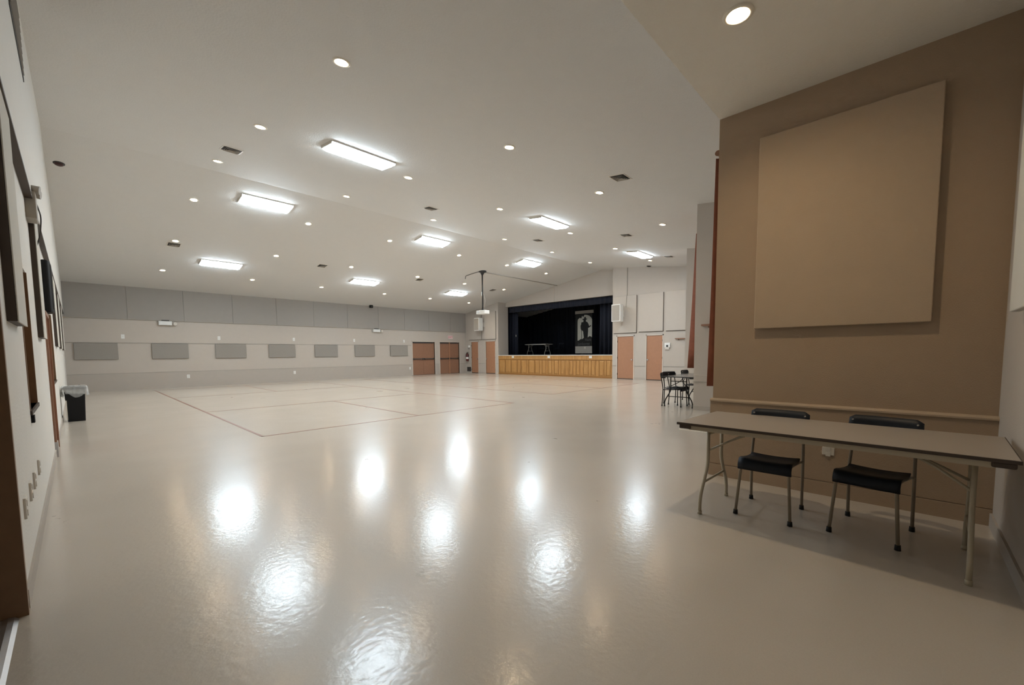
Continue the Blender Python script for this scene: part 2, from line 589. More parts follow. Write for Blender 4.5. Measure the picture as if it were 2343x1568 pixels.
struct('wall_stage_header', bm, M_wall)
structbox('trim_5', (19.17, 19.205, 15.13, 15.17, 4.27, zc(15.15)), M_trimlight)
# stage house
bm = NB()
box(bm, 24.6, 24.8, 9.5, 22.0, 0, 6.4)
box(bm, 19.4, 24.8, 9.5, 9.6, 0, 6.4)
box(bm, 19.4, 24.8, 21.9, 22.0, 0, 6.4)
struct('wall_stage_house', bm, M_drape)

# wainscot lines, panels of the stage wall
bm = NB()
for a, b in ((LD1[1] + 0.04, YF), (LD2[1] + 0.04, LD1[0] - 0.04), (YL0, LD2[0] - 0.04), (RD1[1] + 0.04, YRT), (RD2[1] + 0.04, RD1[0] - 0.04), (5.7, RD2[0] - 0.04)):
    box(bm, XS - 0.014, XS + 0.01, a, b, 0.645, 0.665)
struct('trim_6', bm, M_trim)
bm = NB()
for a, b in ((LD1[1] + 0.04, YF), (LD2[1] + 0.04, LD1[0] - 0.04), (RD2[1] + 0.04, RD1[0] - 0.04), (5.7, RD2[0] - 0.04)):
    box(bm, XS - 0.014, XS + 0.01, a, b, 0, 0.1)
struct('baseboard_stage', bm, M_wains)

def single_door(n, ya, yb, knob_low_y):
    bm = NB()
    box(bm, XS - 0.012, XS + 0.12, ya - 0.05, ya, 0, SDH + 0.05)
    box(bm, XS - 0.012, XS + 0.12, yb, yb + 0.05, 0, SDH + 0.05)
    box(bm, XS - 0.012, XS + 0.12, ya - 0.05, yb + 0.05, SDH, SDH + 0.05)
    fr = struct('door_%d' % n, bm, M_trimlight)
    lf = boxobj('door_leaf', (XS + 0.015, XS + 0.06, ya + 0.004, yb - 0.004, 0.03, SDH - 0.004), M_door, fr)
    y = ya + 0.07 if knob_low_y else yb - 0.07
    bm = NB()
    cyl(bm, (XS - 0.03, y, 0.96), (XS + 0.02, y, 0.96), 0.012)
    cyl(bm, (XS - 0.055, y, 0.96), (XS - 0.02, y, 0.96), 0.034)
    obj('door_knob', bm, M_steel, lf)
    bm = NB()
    yh = yb if knob_low_y else ya
    for z in (0.25, 1.05, 1.85):
        cyl(bm, (XS + 0.0, yh, z - 0.045), (XS + 0.0, yh, z + 0.045), 0.014)
    obj('hinge', bm, M_dark, fr)
    boxobj('door_sweep', (XS + 0.008, XS + 0.07, ya + 0.003, yb - 0.003, 0.0, 0.035), M_darkwood_shade, fr)
single_door(5, *LD1, True)
single_door(6, *LD2, False)
single_door(7, *RD1, True)
single_door(8, *RD2, False)

# near side: brown wall of the alcove, rear wall, stepped bays
bm = NB()
box(bm, 4.7, 4.9, -0.7, YA, 0, ZA)
struct('wall_right', bm, M_brown)
structbox('wall_right_wainscot', (4.66, 4.71, -0.5, YA + 0.012, 0.13, 0.80), M_brown)
bm = NB()
prism(bm, [(4.71, 0.80), (4.645, 0.80), (4.645, 0.815), (4.665, 0.83), (4.71, 0.83)], 'y', -0.5, YA + 0.012)
struct('trim_7', bm, M_brownp)
structbox('baseboard_right', (4.650, 4.71, -0.5, YA + 0.014, 0.0, 0.125), M_brown)
structbox('wall_rear', (-0.5, 4.7, -0.7, -0.5, 0, ZA), M_wall)
structbox('baseboard_rear', (0.0, 4.65, -0.51, -0.485, 0, 0.1), M_wains)
bm = NB()
box(bm, 4.9, 9.85, YA - 0.2, YA, 0, zc(YA) + 0.05)
struct('wall_bay_middle', bm, M_wall)
bm = NB()
prism(bm, [(YA - 0.2, 0), (3.57, 0), (3.57, zc(3.57) + 0.05), (YA - 0.2, zc(YA - 0.2) + 0.03)], 'x', 9.65, 9.85)
struct('wall_step_middle', bm, M_wall)
bm = NB()
box(bm, 9.85, 14.8, 3.37, 3.57, 0, zc(3.57) + 0.03)
struct('wall_bay_far', bm, M_wall)
bm = NB()
prism(bm, [(3.37, 0), (5.72, 0), (5.72, zc(5.72) + 0.05), (3.37, zc(3.37) + 0.03)], 'x', 14.6, 14.8)
struct('wall_step_far', bm, M_wall)
structbox('wall_bay_end', (14.8, XS + 0.2, 5.52, 5.72, 0, zc(5.72) + 0.03), M_wall)
structbox('baseboard_step', (9.636, 9.66, 1.54, 3.57, 0, 0.1), M_wains)
structbox('trim_8', (9.636, 9.66, 1.54, 3.572, 0.63, 0.65), M_trim)
structbox('trim_9', (9.640, 9.66, 1.54, 3.572, 0.79, 0.805), M_trimlight)

# thin pale strip on the floor
structbox('trim_10', (7.03, 7.07, 1.55, 2.84, 0.0, 0.004), M_palestrip)

# ================================================================== COURT LINES
def strip(bm, x0, y0, x1, y1, wd=0.022):
    box(bm, min(x0, x1) - wd, max(x0, x1) + wd, min(y0, y1) - wd, max(y0, y1) + wd, 0.0005, 0.0022)
bm = NB()
for a in ((2.03, 7.65, 2.03, 21.05), (2.03, 7.65, 7.95, 7.65), (7.95, 7.65, 7.95, 21.05), (2.03, 21.05, 7.95, 21.05),
          (5.0, 7.65, 5.0, 11.96), (2.03, 11.96, 7.95, 11.96), (2.03, 16.75, 7.95, 16.75), (5.0, 16.75, 5.0, 21.05)):
    strip(bm, *a)
tag(obj('court_marking', bm, M_tape), 'faded red court lines on the floor nearer the left wall', 'floor marking')
bm = NB()
for a in ((10.4, 8.3, 10.4, 20.9), (10.4, 8.3, 16.3, 8.3), (16.3, 8.3, 16.3, 20.9), (10.4, 20.9, 16.3, 20.9), (13.35, 8.3, 13.35, 12.5), (10.4, 12.5, 16.3, 12.5), (10.4, 16.9, 16.3, 16.9)):
    strip(bm, *a)
tag(obj('court_marking', bm, M_tape), 'faint second set of court lines on the floor nearer the stage', 'floor marking')

# ================================================================== LIGHT FITTINGS
colname = ('first', 'second', 'third', 'fourth', 'fifth', 'sixth')
rowname = ('the row nearest the camera', 'the second row from the camera', 'the row just before the ceiling ridge', 'the row just past the ceiling ridge',
           'the second row from the far wall', 'the row nearest the far wall')
def make_pot(label, loc, slope):
    t = thing('recessed_downlight', label, 'ceiling light', loc, (slope, 0, 0), 'recessed downlights in the ceiling')
    bm = NB()
    lathe(bm, [(POT_R - 0.012, 0.0), (POT_R - 0.008, -0.010), (POT_R + 0.004, -0.014), (POT_R + 0.020, -0.008), (POT_R + 0.022, 0.002)], n=32)
    obj('trim_ring', bm, M_ring, t)
    bm = NB()
    lathe(bm, [(POT_R - 0.010, -0.004), (POT_R - 0.013, 0.05), (POT_R - 0.025, 0.115), (0.0, 0.12)], n=32)
    obj('reflector', bm, M_refl, t)
    bm = NB()
    lathe(bm, [(0.0, 0.012), (0.030, 0.015), (0.050, 0.024), (0.058, 0.038), (0.046, 0.07), (0.02, 0.11)], n=20)
    obj('lamp', bm, M_bulb, t)
    return t
pot0 = None
for x, y, i, j in POTS:
    sl = math.atan(SN) if y < YR else -math.atan(SF)
    lab = 'warm recessed downlight, %s from the left wall in %s' % (colname[i], rowname[j])
    if pot0 is None:
        pot0 = make_pot(lab, (x, y, zc(y)), sl)
    else:
        dup(pot0, (x, y, zc(y)), (sl, 0, 0), lab)
dup(pot0, (3.36, 0.99, ZA), (0, 0, 0), 'large warm recessed downlight in the flat low ceiling above the brown wall')

def make_fluor(label, loc, slope):
    t = thing('fluorescent_fixture', label, 'ceiling light', loc, (slope, 0, 0), 'fluorescent wraparound fixtures')
    L, W = 0.61, 0.25
    bm = NB()
    box(bm, -L - 0.01, L + 0.01, -W - 0.01, W + 0.01, -0.025, 0.004)
    obj('housing', bm, M_white, t)
    bm = NB()
    lo = [(-L, -W), (L, -W), (L, W), (-L, W)]
    hi = [(-L + 0.05, -W + 0.07), (L - 0.05, -W + 0.07), (L - 0.05, W - 0.07), (-L + 0.05, W - 0.07)]
    A = [bm.verts.new((x, y, -0.026)) for x, y in lo]
    B = [bm.verts.new((x, y, -0.085)) for x, y in hi]
    bm.faces.new(B[::-1])
    for k in range(4):
        bm.faces.new((A[k], A[(k + 1) % 4], B[(k + 1) % 4], B[k])[::-1])
    bmesh.ops.recalc_face_normals(bm, faces=bm.faces)
    obj('diffuser', bm, M_fluor, t)
    for s in (-1, 1):
        boxobj('end_clip', (s * (L + 0.004) - 0.008, s * (L + 0.004) + 0.008, -W * 0.9, W * 0.9, -0.05, 0.0), M_offw, t)
    return t
fl0 = None
fcol = ('left', 'middle', 'right'); frow = ('row nearest the camera', 'row just past the ridge', 'row nearest the far wall')
for j, y in enumerate((7.75, 13.0, 18.35)):
    for i, x in enumerate((3.83, 9.3, 14.6)):
        if j == 0: x = (3.92, 9.62, 15.15)[i]
        sl = math.atan(SN) if y < YR else -math.atan(SF)
        lab = 'bright white fluorescent fixture, %s one of the three in the %s' % (fcol[i], frow[j])
        if fl0 is None: fl0 = make_fluor(lab, (x, y, zc(y)), sl)
        else: dup(fl0, (x, y, zc(y)), (sl, 0, 0), lab)

# ceiling vents: square louvred diffusers
def make_vent(label, loc, slope):
    t = thing('ceiling_vent', label, 'air vent', loc, (slope, 0, 0), 'square louvred ceiling diffusers')
    t.scale = (0.58, 0.58, 0.7)
    bm = NB()
    def sq(h0, z0, h1, z1):
        A = [bm.verts.new((sx * h0, sy * h0, z0)) for sx, sy in ((-1, -1), (1, -1), (1, 1), (-1, 1))]
        B = [bm.verts.new((sx * h1, sy * h1, z1)) for sx, sy in ((-1, -1), (1, -1), (1, 1), (-1, 1))]
        for k in range(4):
            bm.faces.new((A[k], A[(k + 1) % 4], B[(k + 1) % 4], B[k]))
    sq(0.30, 0.002, 0.29, -0.008); sq(0.29, -0.008, 0.262, -0.010); sq(0.262, -0.010, 0.25, 0.0)
    obj('frame', bm, M_offw, t, solid=0.003)
    bm = NB(); box(bm, -0.27, 0.27, -0.27, 0.27, -0.0055, -0.0008)
    obj('backing', bm, M_dark, t)
    for h in (0.205, 0.150, 0.095):
        bm = NB()
        A = [bm.verts.new((sx * h, sy * h, -0.034)) for sx, sy in ((-1, -1), (1, -1), (1, 1), (-1, 1))]
        B = [bm.verts.new((sx * (h - 0.03), sy * (h - 0.03), -0.008)) for sx, sy in ((-1, -1), (1, -1), (1, 1), (-1, 1))]
        for k in range(4):
            bm.faces.new((A[k], A[(k + 1) % 4], B[(k + 1) % 4], B[k]))
        obj('louvre', bm, M_trim, t, solid=0.003)
    return t
vents = [(2.35, 9.91, 'square ceiling vent with bright slats, left of the nearest left fluorescent light'),
         (2.35, 17.1, 'square ceiling vent beside the far left downlight near the left wall'),
         (7.34, 4.18, 'large dark louvred ceiling vent nearest the camera at right'),
         (7.04, 9.9, 'dark ceiling vent just before the ridge, above the middle fluorescent light'),
         (6.93, 17.1, 'dark ceiling vent left of the middle fluorescent light nearest the far wall'),
         (11.68, 9.93, 'dark ceiling vent just before the ridge, below the right front fluorescent light'),
         (11.43, 17.1, 'dark ceiling vent beyond the ridge, left of the projector pole'),
         (11.97, 6.58, 'dark ceiling vent above the fluorescent light nearest the right stage doors'),
         (16.19, 17.1, 'dark ceiling vent right of the projector pole, near the stage'),
         (15.95, 6.95, 'dark ceiling vent just past the fluorescent light nearest the right stage doors')]
v0 = None
for x, y, lab in vents:
    sl = math.atan(SN) if y < YR else -math.atan(SF)
    if v0 is None: v0 = make_vent(lab, (x, y, zc(y)), sl)
    else: dup(v0, (x, y, zc(y)), (sl, 0, 0), lab)

def detector(label, x, y, m, r=0.07):
    sl = math.atan(SN) if y < YR else -math.atan(SF)
    t = thing('smoke_detector', label, 'detector', (x, y, zc(y)), (sl, 0, 0))
    bm = NB(); lathe(bm, [(r + 0.02, 0.002), (r + 0.02, -0.012), (r, -0.016)], n=24); obj('base', bm, M_dark if m is M_smoke else M_offw, t)
    bm = NB(); lathe(bm, [(r, -0.01), (r * 0.95, -0.035), (r * 0.6, -0.05), (0.0, -0.052)], n=24); obj('cap', bm, m, t)
detector('maroon round disc on the ceiling close to the left wall', 0.0, 13.32, M_smoke)
detector('small black round device on the ceiling above the right stage doors', 18.1, 8.8, M_blackpl, 0.1)
t = thing('ceiling_sensor', 'small black box sensor where the ceiling meets the far wall', 'sensor', (11.55, 22.1, zc(22.1)))
boxobj('body', (-0.09, 0.09, -0.06, 0.06, -0.14, 0.01), M_blackpl, t, bevel=0.01)
bm = NB(); cyl(bm, (0, -0.06, -0.08), (0, -0.085, -0.08), 0.035); obj('lens', bm, M_dark, t)

# ================================================================== PROJECTOR
PXX, PYY = 13.45, 14.9
pz = zc(PYY)
t = thing('projector_pole', 'long black pole hanging from the ceiling with a bell-shaped mount', 'pole', (PXX, PYY, pz))
bm = NB(); lathe(bm, [(0.0, 0.03), (0.20, 0.03), (0.20, -0.015), (0.10, -0.05), (0.045, -0.16), (0.0, -0.16)], n=20); obj('ceiling_plate', bm, M_blackm, t)
bm = NB(); cyl(bm, (0, 0, -0.1), (0, 0, 3.44 - pz), 0.032); obj('tube', bm, M_blackm, t)
bm = NB(); tube(bm, [(0.02, -0.04, -1.0), (0.10, -0.08, -1.35), (0.05, -0.05, 3.46 - pz)], 0.007, n=6); obj('cable', bm, M_offw, t)
bm = NB(); cyl(bm, (-0.035, 0.02, -0.95), (-0.035, 0.02, -1.15), 0.018, n=8); obj('cable_tie', bm, M_white, t)
t = thing('projector', 'white projector hanging from the black ceiling pole', 'projector', (PXX, PYY, 3.19))
boxobj('body', (-0.16, 0.16, -0.30, 0.30, 0.0, 0.17), M_white, t, bevel=0.02)
bm = NB(); cyl(bm, (-0.20, 0.12, 0.09), (-0.15, 0.12, 0.09), 0.055); obj('lens', bm, M_lens, t)
bm = NB(); box(bm, -0.09, 0.09, -0.1, 0.1, 0.171, 0.185); cyl(bm, (0, 0, 0.18), (0, 0, 0.26), 0.05); obj('mount_plate', bm, M_blackm, t)
bm = NB()
for k in range(6): box(bm, -0.168, -0.155, -0.24 + k * 0.035, -0.225 + k * 0.035, 0.05, 0.12)
obj('vent_slot', bm, M_offw, t)
bm = NB(); tube(bm, [(PXX + 0.15, PYY, pz - 0.015), (16, PYY, pz - 0.02), (19.19, PYY, pz - 0.015)], 0.022, n=8)
tag(obj('cable_conduit', bm, M_trim), 'thin grey conduit running along the ceiling from the projector pole to the stage', 'conduit')
bm = NB(); tube(bm, [(PXX - 0.15, PYY, pz - 0.01), (PXX - 0.3, PYY + 0.35, zc(PYY + 0.35) - 0.03), (PXX - 0.35, PYY + 0.8, zc(PYY + 0.8) - 0.02), (PXX - 0.36, PYY + 0.82, zc(PYY + 0.8) - 0.16)], 0.014, n=8)
tag(obj('loose_cable', bm, M_dark), 'short dark cable hooked on the ceiling left of the projector pole', 'cable')

# ================================================================== FAR WALL FITTINGS
fp = [(0.0, 1.14), (2.14, 3.32), (4.27, 5.42), (6.36, 7.54), (8.47, 9.64), (10.6, 11.77), (12.74, 13.93)]
pn0 = None
for k, (a, b) in enumerate(fp):
    where = ('leftmost, beside the bin corner', 'second from the left', 'third from the left', 'middle one of seven', 'third from the double doors', 'second from the double doors', 'nearest the brown double doors')[k]
    lab = 'grey fabric acoustic panel low on the far wall, ' + where
    if pn0 is None:
        t = thing('acoustic_panel', lab, 'acoustic panel', ((a + b) / 2, YF, 1.21), group='low grey panels on the far wall')
        boxobj('fabric_face', (-0.585, 0.585, -0.06, -0.022, 0, 0.615), M_panel, t, bevel=0.008)
        boxobj('backing_frame', (-0.575, 0.575, -0.024, 0.003, 0.01, 0.605), M_darkwood_shade, t)
        pn0 = t
    else:
        dup(pn0, ((a + b) / 2, YF, 1.21), label=lab)

def plate(label, loc, face, cat='wall plate', name='wall_plate', s=(0.085, 0.13), knob=False, outlet=False, grp=None, m=None):
    """small plate; face 'y-' looks to -Y, 'x-' looks to -X, 'x+' looks to +X"""
    rz = {'y-': 0, 'x-': -PI / 2, 'x+': PI / 2}[face]
    t = thing(name, label, cat, loc, (0, 0, rz), grp)
    boxobj('cover', (-s[0] / 2, s[0] / 2, -0.012, 0.002, -s[1] / 2, s[1] / 2), m or M_white, t, bevel=0.003)
    bm = NB()
    if outlet:
        for z in (-0.028, 0.028):
            box(bm, -0.018, 0.018, -0.015, -0.011, z - 0.018, z + 0.018)
        obj('socket', bm, M_offw, t)
    else:
        box(bm, -0.012, 0.012, -0.020, -0.011, -0.02, 0.02)
        obj('toggle', bm, M_offw, t)
    return t
for k, x in enumerate((1.32, 4.42, 7.5, 10.59, 13.69)):
    plate('small white box high on the far wall, ' + ('nearest the left wall', 'second from the left', 'third of five, above the middle grey panels', 'fourth from the left', 'nearest the double doors')[k],
          (x, YF, 2.09), 'y-', 'wall sensor', 'wall_sensor', (0.10, 0.16), grp='small white boxes above the grey panels')
for k, x in enumerate((3.26, 7.47, 14.06)):
    plate('white power outlet low on the far wall, ' + ('nearest the bin', 'below the fourth grey panel', 'beside the first double doors')[k],
          (x, YF - 0.014, 0.45), 'y-', 'outlet', 'power_outlet', (0.10, 0.15), outlet=True, grp='outlets along the far wall')

def emergency(label, loc):
    t = thing('emergency_light', label, 'emergency light', loc, group='white emergency lights on the far wall')
    boxobj('battery_box', (-0.22, 0.20, -0.11, 0.002, -0.08, 0.08), M_white, t, bevel=0.012)
    boxobj('bracket', (-0.12, 0.12, -0.06, 0.002, 0.08, 0.12), M_dark, t)
    for s in (0.28,):
        bm = NB(); cyl(bm, (s, -0.02, 0.0), (s + 0.02, -0.13, -0.02), 0.045, 0.065); obj('lamp_head', bm, M_offw, t)
    return t
e0 = emergency('white emergency light box on the far wall above the second grey panel', (2.62, YF - 0.036, 2.66))
dup(e0, (11.9, YF - 0.036, 2.66), label='white emergency light box on the far wall near the double doors')

t = thing('exit_sign', 'pale pink EXIT sign above the right pair of double doors', 'sign', (17.18, YF, 2.40))
boxobj('sign_body', (-0.19, 0.19, -0.05, 0.002, -0.11, 0.11), M_exit, t, bevel=0.008)
text_mesh('lettering', 'EXIT', 0.17, M_exitred, t, face_matrix((0, -0.052, 0), (1, 0, 0), (0, 0, 1)))

# ================================================================== STAGE WALL FITTINGS
for k, (ya, yb, za, zb, wh) in enumerate((
        (19.27, 20.56, 2.23, 4.0, 'left of the stage, above the door nearest the stage'),
        (20.62, 21.92, 2.23, 3.95, 'left of the stage, above the narrow door near the far corner'),
        (9.57, 10.80, 2.26, 4.04, 'right of the stage, behind the right loudspeaker'),
        (8.25, 9.45, 2.28, 4.04, 'between the two doors right of the stage, upper part'),
        (6.9, 8.12, 2.28, 4.04, 'above the thermostat at the right end of the stage wall'))):
    t = thing('wall_panel', 'wall-coloured acoustic panel ' + wh, 'acoustic panel', (XS, (ya + yb) / 2, za), group='tall pale panels on the stage wall')
    h = (yb - ya) / 2
    boxobj('fabric_face', (-0.06, -0.018, -h, h, 0, zb - za), M_wall, t, bevel=0.006)
    boxobj('backing_frame', (-0.02, 0.002, -h - 0.012, h + 0.0, -0.022, zb - za - 0.01), M_darkwood_shade, t)  # backing; its dark rim right and below paints the panel's shadow

def speaker(label, loc, turn):
    t = thing('loudspeaker', label, 'loudspeaker', loc, (0, 0, turn))
    # front faces local -x
    bm = NB()
    prism(bm, [(-0.22, -0.24), (-0.22, 0.24), (0.20, 0.17), (0.20, -0.17)], 'z', -0.41, 0.41)
    obj('cabinet', bm, M_white, t, bevel=0.02)
    boxobj('grille', (-0.226, -0.215, -0.20, 0.20, -0.37, 0.37), M_speakerm, t)
    bm = NB(); box(bm, 0.19, 0.36, -0.03, 0.03, -0.06, 0.06); box(bm, 0.34, 0.37, -0.12, 0.12, -0.15, 0.15)
    obj('bracket', bm, M_offw, t)
speaker('white wall loudspeaker left of the stage, below the projector', (XS - 0.42, 20.42, 3.19), 0.0)
speaker('white wall loudspeaker right of the stage opening', (XS - 0.42, 10.33, 3.2), 0.0)
bm = NB(); tube(bm, [(XS - 0.015, 10.08, zc(10.08) - 0.01), (XS - 0.015, 10.08, 4.1), (XS - 0.07, 10.08, 4.0), (XS - 0.07, 10.1, 3.5)], 0.012, n=6)
tag(obj('speaker_cable', bm, M_trim), 'grey cable running down the wall to the right loudspeaker', 'cable')

t = thing('fire_extinguisher', 'dark red fire extinguisher with white label left of the narrow stage door', 'fire extinguisher', (XS - 0.10, 22.02, 0.80))
bm = NB(); lathe(bm, [(0.0, 0.0), (0.085, 0.0), (0.095, 0.02), (0.095, 0.40), (0.07, 0.47), (0.03, 0.50), (0.03, 0.54), (0.0, 0.54)], n=20); obj('cylinder', bm, M_red, t)
bm = NB(); lathe(bm, [(0.0965, 0.15), (0.0965, 0.28)], n=20); obj('paper_label', bm, M_white, t)
bm = NB(); box(bm, -0.03, 0.03, -0.10, 0.06, 0.54, 0.56); box(bm, -0.02, 0.02, -0.12, 0.04, 0.59, 0.605); cyl(bm, (0, 0, 0.53), (0, 0, 0.6), 0.02); obj('handle', bm, M_blackm, t)
bm = NB(); tube(bm, [(0, 0.03, 0.56), (-0.02, 0.12, 0.48), (-0.03, 0.115, 0.2)], 0.014, n=8); obj('hose', bm, M_rubber, t)
bm = NB(); box(bm, 0.09, 0.101, -0.05, 0.05, 0.1, 0.45); obj('hanger', bm, M_dark, t)

t = thing('return_air_grille', 'small dark grille low on the wall beside the narrow stage door', 'air vent', (XS, 21.95, 0.25))
boxobj('frame', (-0.02, 0.002, -0.20, 0.20, -0.15, 0.15), M_darkwood_shade, t)
bm = NB()
for k in range(7): box(bm, -0.028, -0.018, -0.17, 0.17, -0.12 + k * 0.038, -0.10 + k * 0.038)
obj('slat', bm, M_dark, t)
t = thing('alarm_bell', 'small round pale bell above the fire extinguisher', 'alarm', (XS, 21.93, 1.78))
bm = NB(); lathe(bm, [(0.0, 0.06), (0.05, 0.055), (0.09, 0.025), (0.10, 0.0)], n=20, M=Matrix.Rotation(-PI / 2, 4, 'Y')); obj('gong', bm, M_white, t)
boxobj('back_box', (-0.03, 0.002, -0.08, 0.08, -0.17, -0.04), M_panel, t)

t = thing('phone_box', 'white thermostat box with a dark dial beside the rightmost stage door', 'thermostat', (XS, 8.03, 1.62))
boxobj('cover', (-0.06, 0.002, -0.13, 0.13, -0.10, 0.11), M_white, t, bevel=0.012)
bm = NB(); cyl(bm, (-0.075, 0.0, -0.03), (-0.058, 0.0, -0.03), 0.045); obj('dial', bm, M_blackpl, t)
boxobj('lower_box', (-0.05, 0.002, -0.08, 0.10, -0.19, -0.10), M_offw, t)

def ledge(label, loc, ln, face):
    t = thing('wall_ledge', label, 'shelf', loc, (0, 0, {'x-': 0}[face]))
    boxobj('board', (-0.09, 0.002, -ln / 2, ln / 2, -0.02, 0.02), M_doordark, t)
    bm = NB()
    for s in (-1, 1): box(bm, -0.06, 0.002, s * ln * 0.35 - 0.01, s * ln * 0.35 + 0.01, -0.06, -0.02)
    obj('bracket', bm, M_doordark, t)
ledge('narrow brown ledge on the stage wall behind the far table', (XS, 7.2, 1.91), 0.95, 'x-')
ledge('narrow brown ledge on the grey wall end beside the long curtain', (9.65, 2.9, 1.91), 1.0, 'x-')

# ================================================================== STAGE
def uy(u):
    tb = ((1141, 19.05), (1152, 18.62), (1180, 17.56), (1202, 16.77), (1235, 15.63), (1250, 15.14), (1290, 13.9), (1303, 13.51), (1320, 13.02), (1351, 12.16), (1375, 11.53), (1384, 11.3), (1403, 10.87))
    for (a, ya), (b, yb) in zip(tb, tb[1:]):
        if u <= b: return ya + (yb - ya) * (u - a) / (b - a)
    return 10.87
stage = thing('stage', 'raised stage with a golden oak panelled front and white edge', 'stage', (XS, 14.97, 0))
S = Vector((-XS, -14.97, 0))
def sbox(name, e, m, **k):
    return boxobj(name, (e[0] - XS, e[1] - XS, e[2] - 14.97, e[3] - 14.97, e[4], e[5]), m, stage, **k)
sbox('front_board', (XS + 0.03, XS + 0.10, YRT, YL0, 0.0, 1.17), M_oak)
sbox('top_rail', (XS + 0.0, XS + 0.04, YRT, YL0, 0.94, 1.165), M_oak)
sbox('base_rail', (XS + 0.0, XS + 0.04, YRT, YL0, 0.0, 0.09), M_oakdark)
sbox('shadow_rail', (XS + 0.018, XS + 0.04, YRT, YL0, 0.90, 0.94), M_oakdark)
pans = [(100, 198), (212, 308), (322, 420), (435, 490), (504, 590), (645, 745), (760, 830), (890, 950), (1000, 1060), (1120, 1190), (1240, 1305), (1390, 1450), (1520, 1580), (1660, 1735), (1800, 1865), (1950, 2030), (2085, 2165)]
for a, b in pans:
    ya, yb = uy(1130 + b / 8.08), uy(1130 + a / 8.08)
    bm = NB()
    A = [bm.verts.new((0.03, y - 14.97, z)) for y, z in ((ya, 0.13), (yb, 0.13), (yb, 0.87), (ya, 0.87))]
    B = [bm.verts.new((0.008, y - 14.97, z)) for y, z in ((ya + 0.035, 0.165), (yb - 0.035, 0.165), (yb - 0.035, 0.835), (ya + 0.035, 0.835))]
    bm.faces.new(B)
    for k in range(4): bm.faces.new((A[k], A[(k + 1) % 4], B[(k + 1) % 4], B[k]))
    bmesh.ops.recalc_face_normals(bm, faces=bm.faces)
    obj('raised_panel', bm, M_oak, stage)
    bm = NB()
    for y in (ya - 0.02, yb + 0.02): box(bm, 0.020, 0.032, y - 0.016 - 14.97, y + 0.016 - 14.97, 0.10, 0.90)
    obj('panel_groove', bm, M_oakdark, stage)
sbox('nosing', (XS - 0.03, XS + 0.10, YRT, YL0, 1.168, 1.20), M_white)
sbox('deck', (XS + 0.10, 24.6, 9.6, 21.9, 1.10, 1.195), M_stagefl)
for u, wh in ((1174, 'left'), (1256, 'middle'), (1351, 'right')):
    plate('small white outlet box on the oak stage front, %s one of three' % wh, (XS, uy(u), 1.08), 'x-', 'outlet', 'power_outlet', (0.17, 0.12), outlet=True, grp='outlets on the stage front')

def drape(name, label, x, ya, yb, za, zb, amp, wl, m, grp=None):
    bm = NB()
    n = max(12, int((yb - ya) / wl * 10))
    prev = None
    for k in range(n + 1):
        y = ya + (yb - ya) * k / n
        ph = 2 * PI * (y / wl) + 0.8 * math.sin(y * 1.7)
        dx = amp * math.sin(ph)
        a = bm.verts.new((x + dx * 0.6, y, zb))
        c = bm.verts.new((x + dx * 1.1, y + 0.01 * math.sin(ph * 1.3), za))
        if prev:
            f = bm.faces.new((prev[0], a, c, prev[1])); f.smooth = True
        prev = (a, c)
    return tag(obj(name, bm, m, solid=0.006), label, 'curtain', grp)
drape('stage_valance', 'dark navy valance across the top of the stage opening', 19.52, YRT - 0.0, YL0 - 0.02, 3.92, 4.55, 0.03, 0.3, M_valance)
drape('stage_curtain', 'black backdrop curtain across the rear of the stage', 24.3, 9.7, 21.8, 1.2, 6.2, 0.08, 0.45, M_drape)
drape('stage_curtain', 'dark navy curtain gathered at the left side of the stage', 20.0, 18.75, 20.6, 1.2, 5.2, 0.07, 0.28, M_valance)
drape('stage_curtain', 'dark navy curtain gathered at the right side of the stage', 20.0, 9.9, 12.5, 1.2, 5.2, 0.07, 0.28, M_valance)
drape('stage_curtain', 'second black border curtain hanging behind the navy valance', 21.0, 9.9, 21.4, 4.1, 5.2, 0.04, 0.35, M_drape)
plate('small white switch on the dark drape at the left of the stage', (19.92, 18.85, 2.45), 'x-', 'switch', 'light_switch', (0.05, 0.13), m=M_board)

# banner with arch picture
sx_, sz_ = 0.00257, 0.00212
BX, BY0, BZ0 = 21.5, 15.25, 1.27
def bp(x, y): return (BY0 - (x - 440) * sx_, BZ0 + (1425 - y) * sz_)
ban = thing('arch_banner', 'tall stage banner with a cream arch, hatted musician silhouette and lettering', 'banner', (0, 0, 0))
def bpoly(name, pts, x0, x1, m, parent=ban):
    bm = NB(); prism(bm, [bp(*p) for p in pts], 'x', x0, x1)
    return obj(name, bm, m, parent)
bpoly('backing_board', [(440, 298), (918, 298), (918, 1216), (440, 1216)], BX - 0.0, BX + 0.03, M_signblack)
arch = [(508, 1055), (508, 500)] + [(712 - 204 * math.cos(PI * k / 16), 500 - 182 * math.sin(PI * k / 16)) for k in range(1, 16)] + [(915, 500), (915, 970)]
bpoly('arch_panel', arch, BX - 0.010, BX + 0.001, M_signcream)
sil = [(700, 385), (722, 378), (742, 388), (750, 430), (786, 438), (776, 455), (746, 462), (743, 508), (790, 535), (820, 590), (834, 640), (858, 640), (868, 620), (888, 625), (886, 655), (866, 662), (830, 690), (806, 702), (808, 775), (795, 970), (690, 985), (668, 800), (655, 770), (625, 765), (600, 722), (592, 650), (600, 600), (618, 572), (606, 545), (640, 518), (660, 528), (674, 512), (680, 470), (645, 452), (640, 438), (692, 430)]
bpoly('musician_silhouette', sil[::-1], BX - 0.016, BX - 0.008, M_signblack)
bpoly('microphone_stand', [(617, 760), (628, 760), (628, 1020), (617, 1020)], BX - 0.016, BX - 0.008, M_signblack)
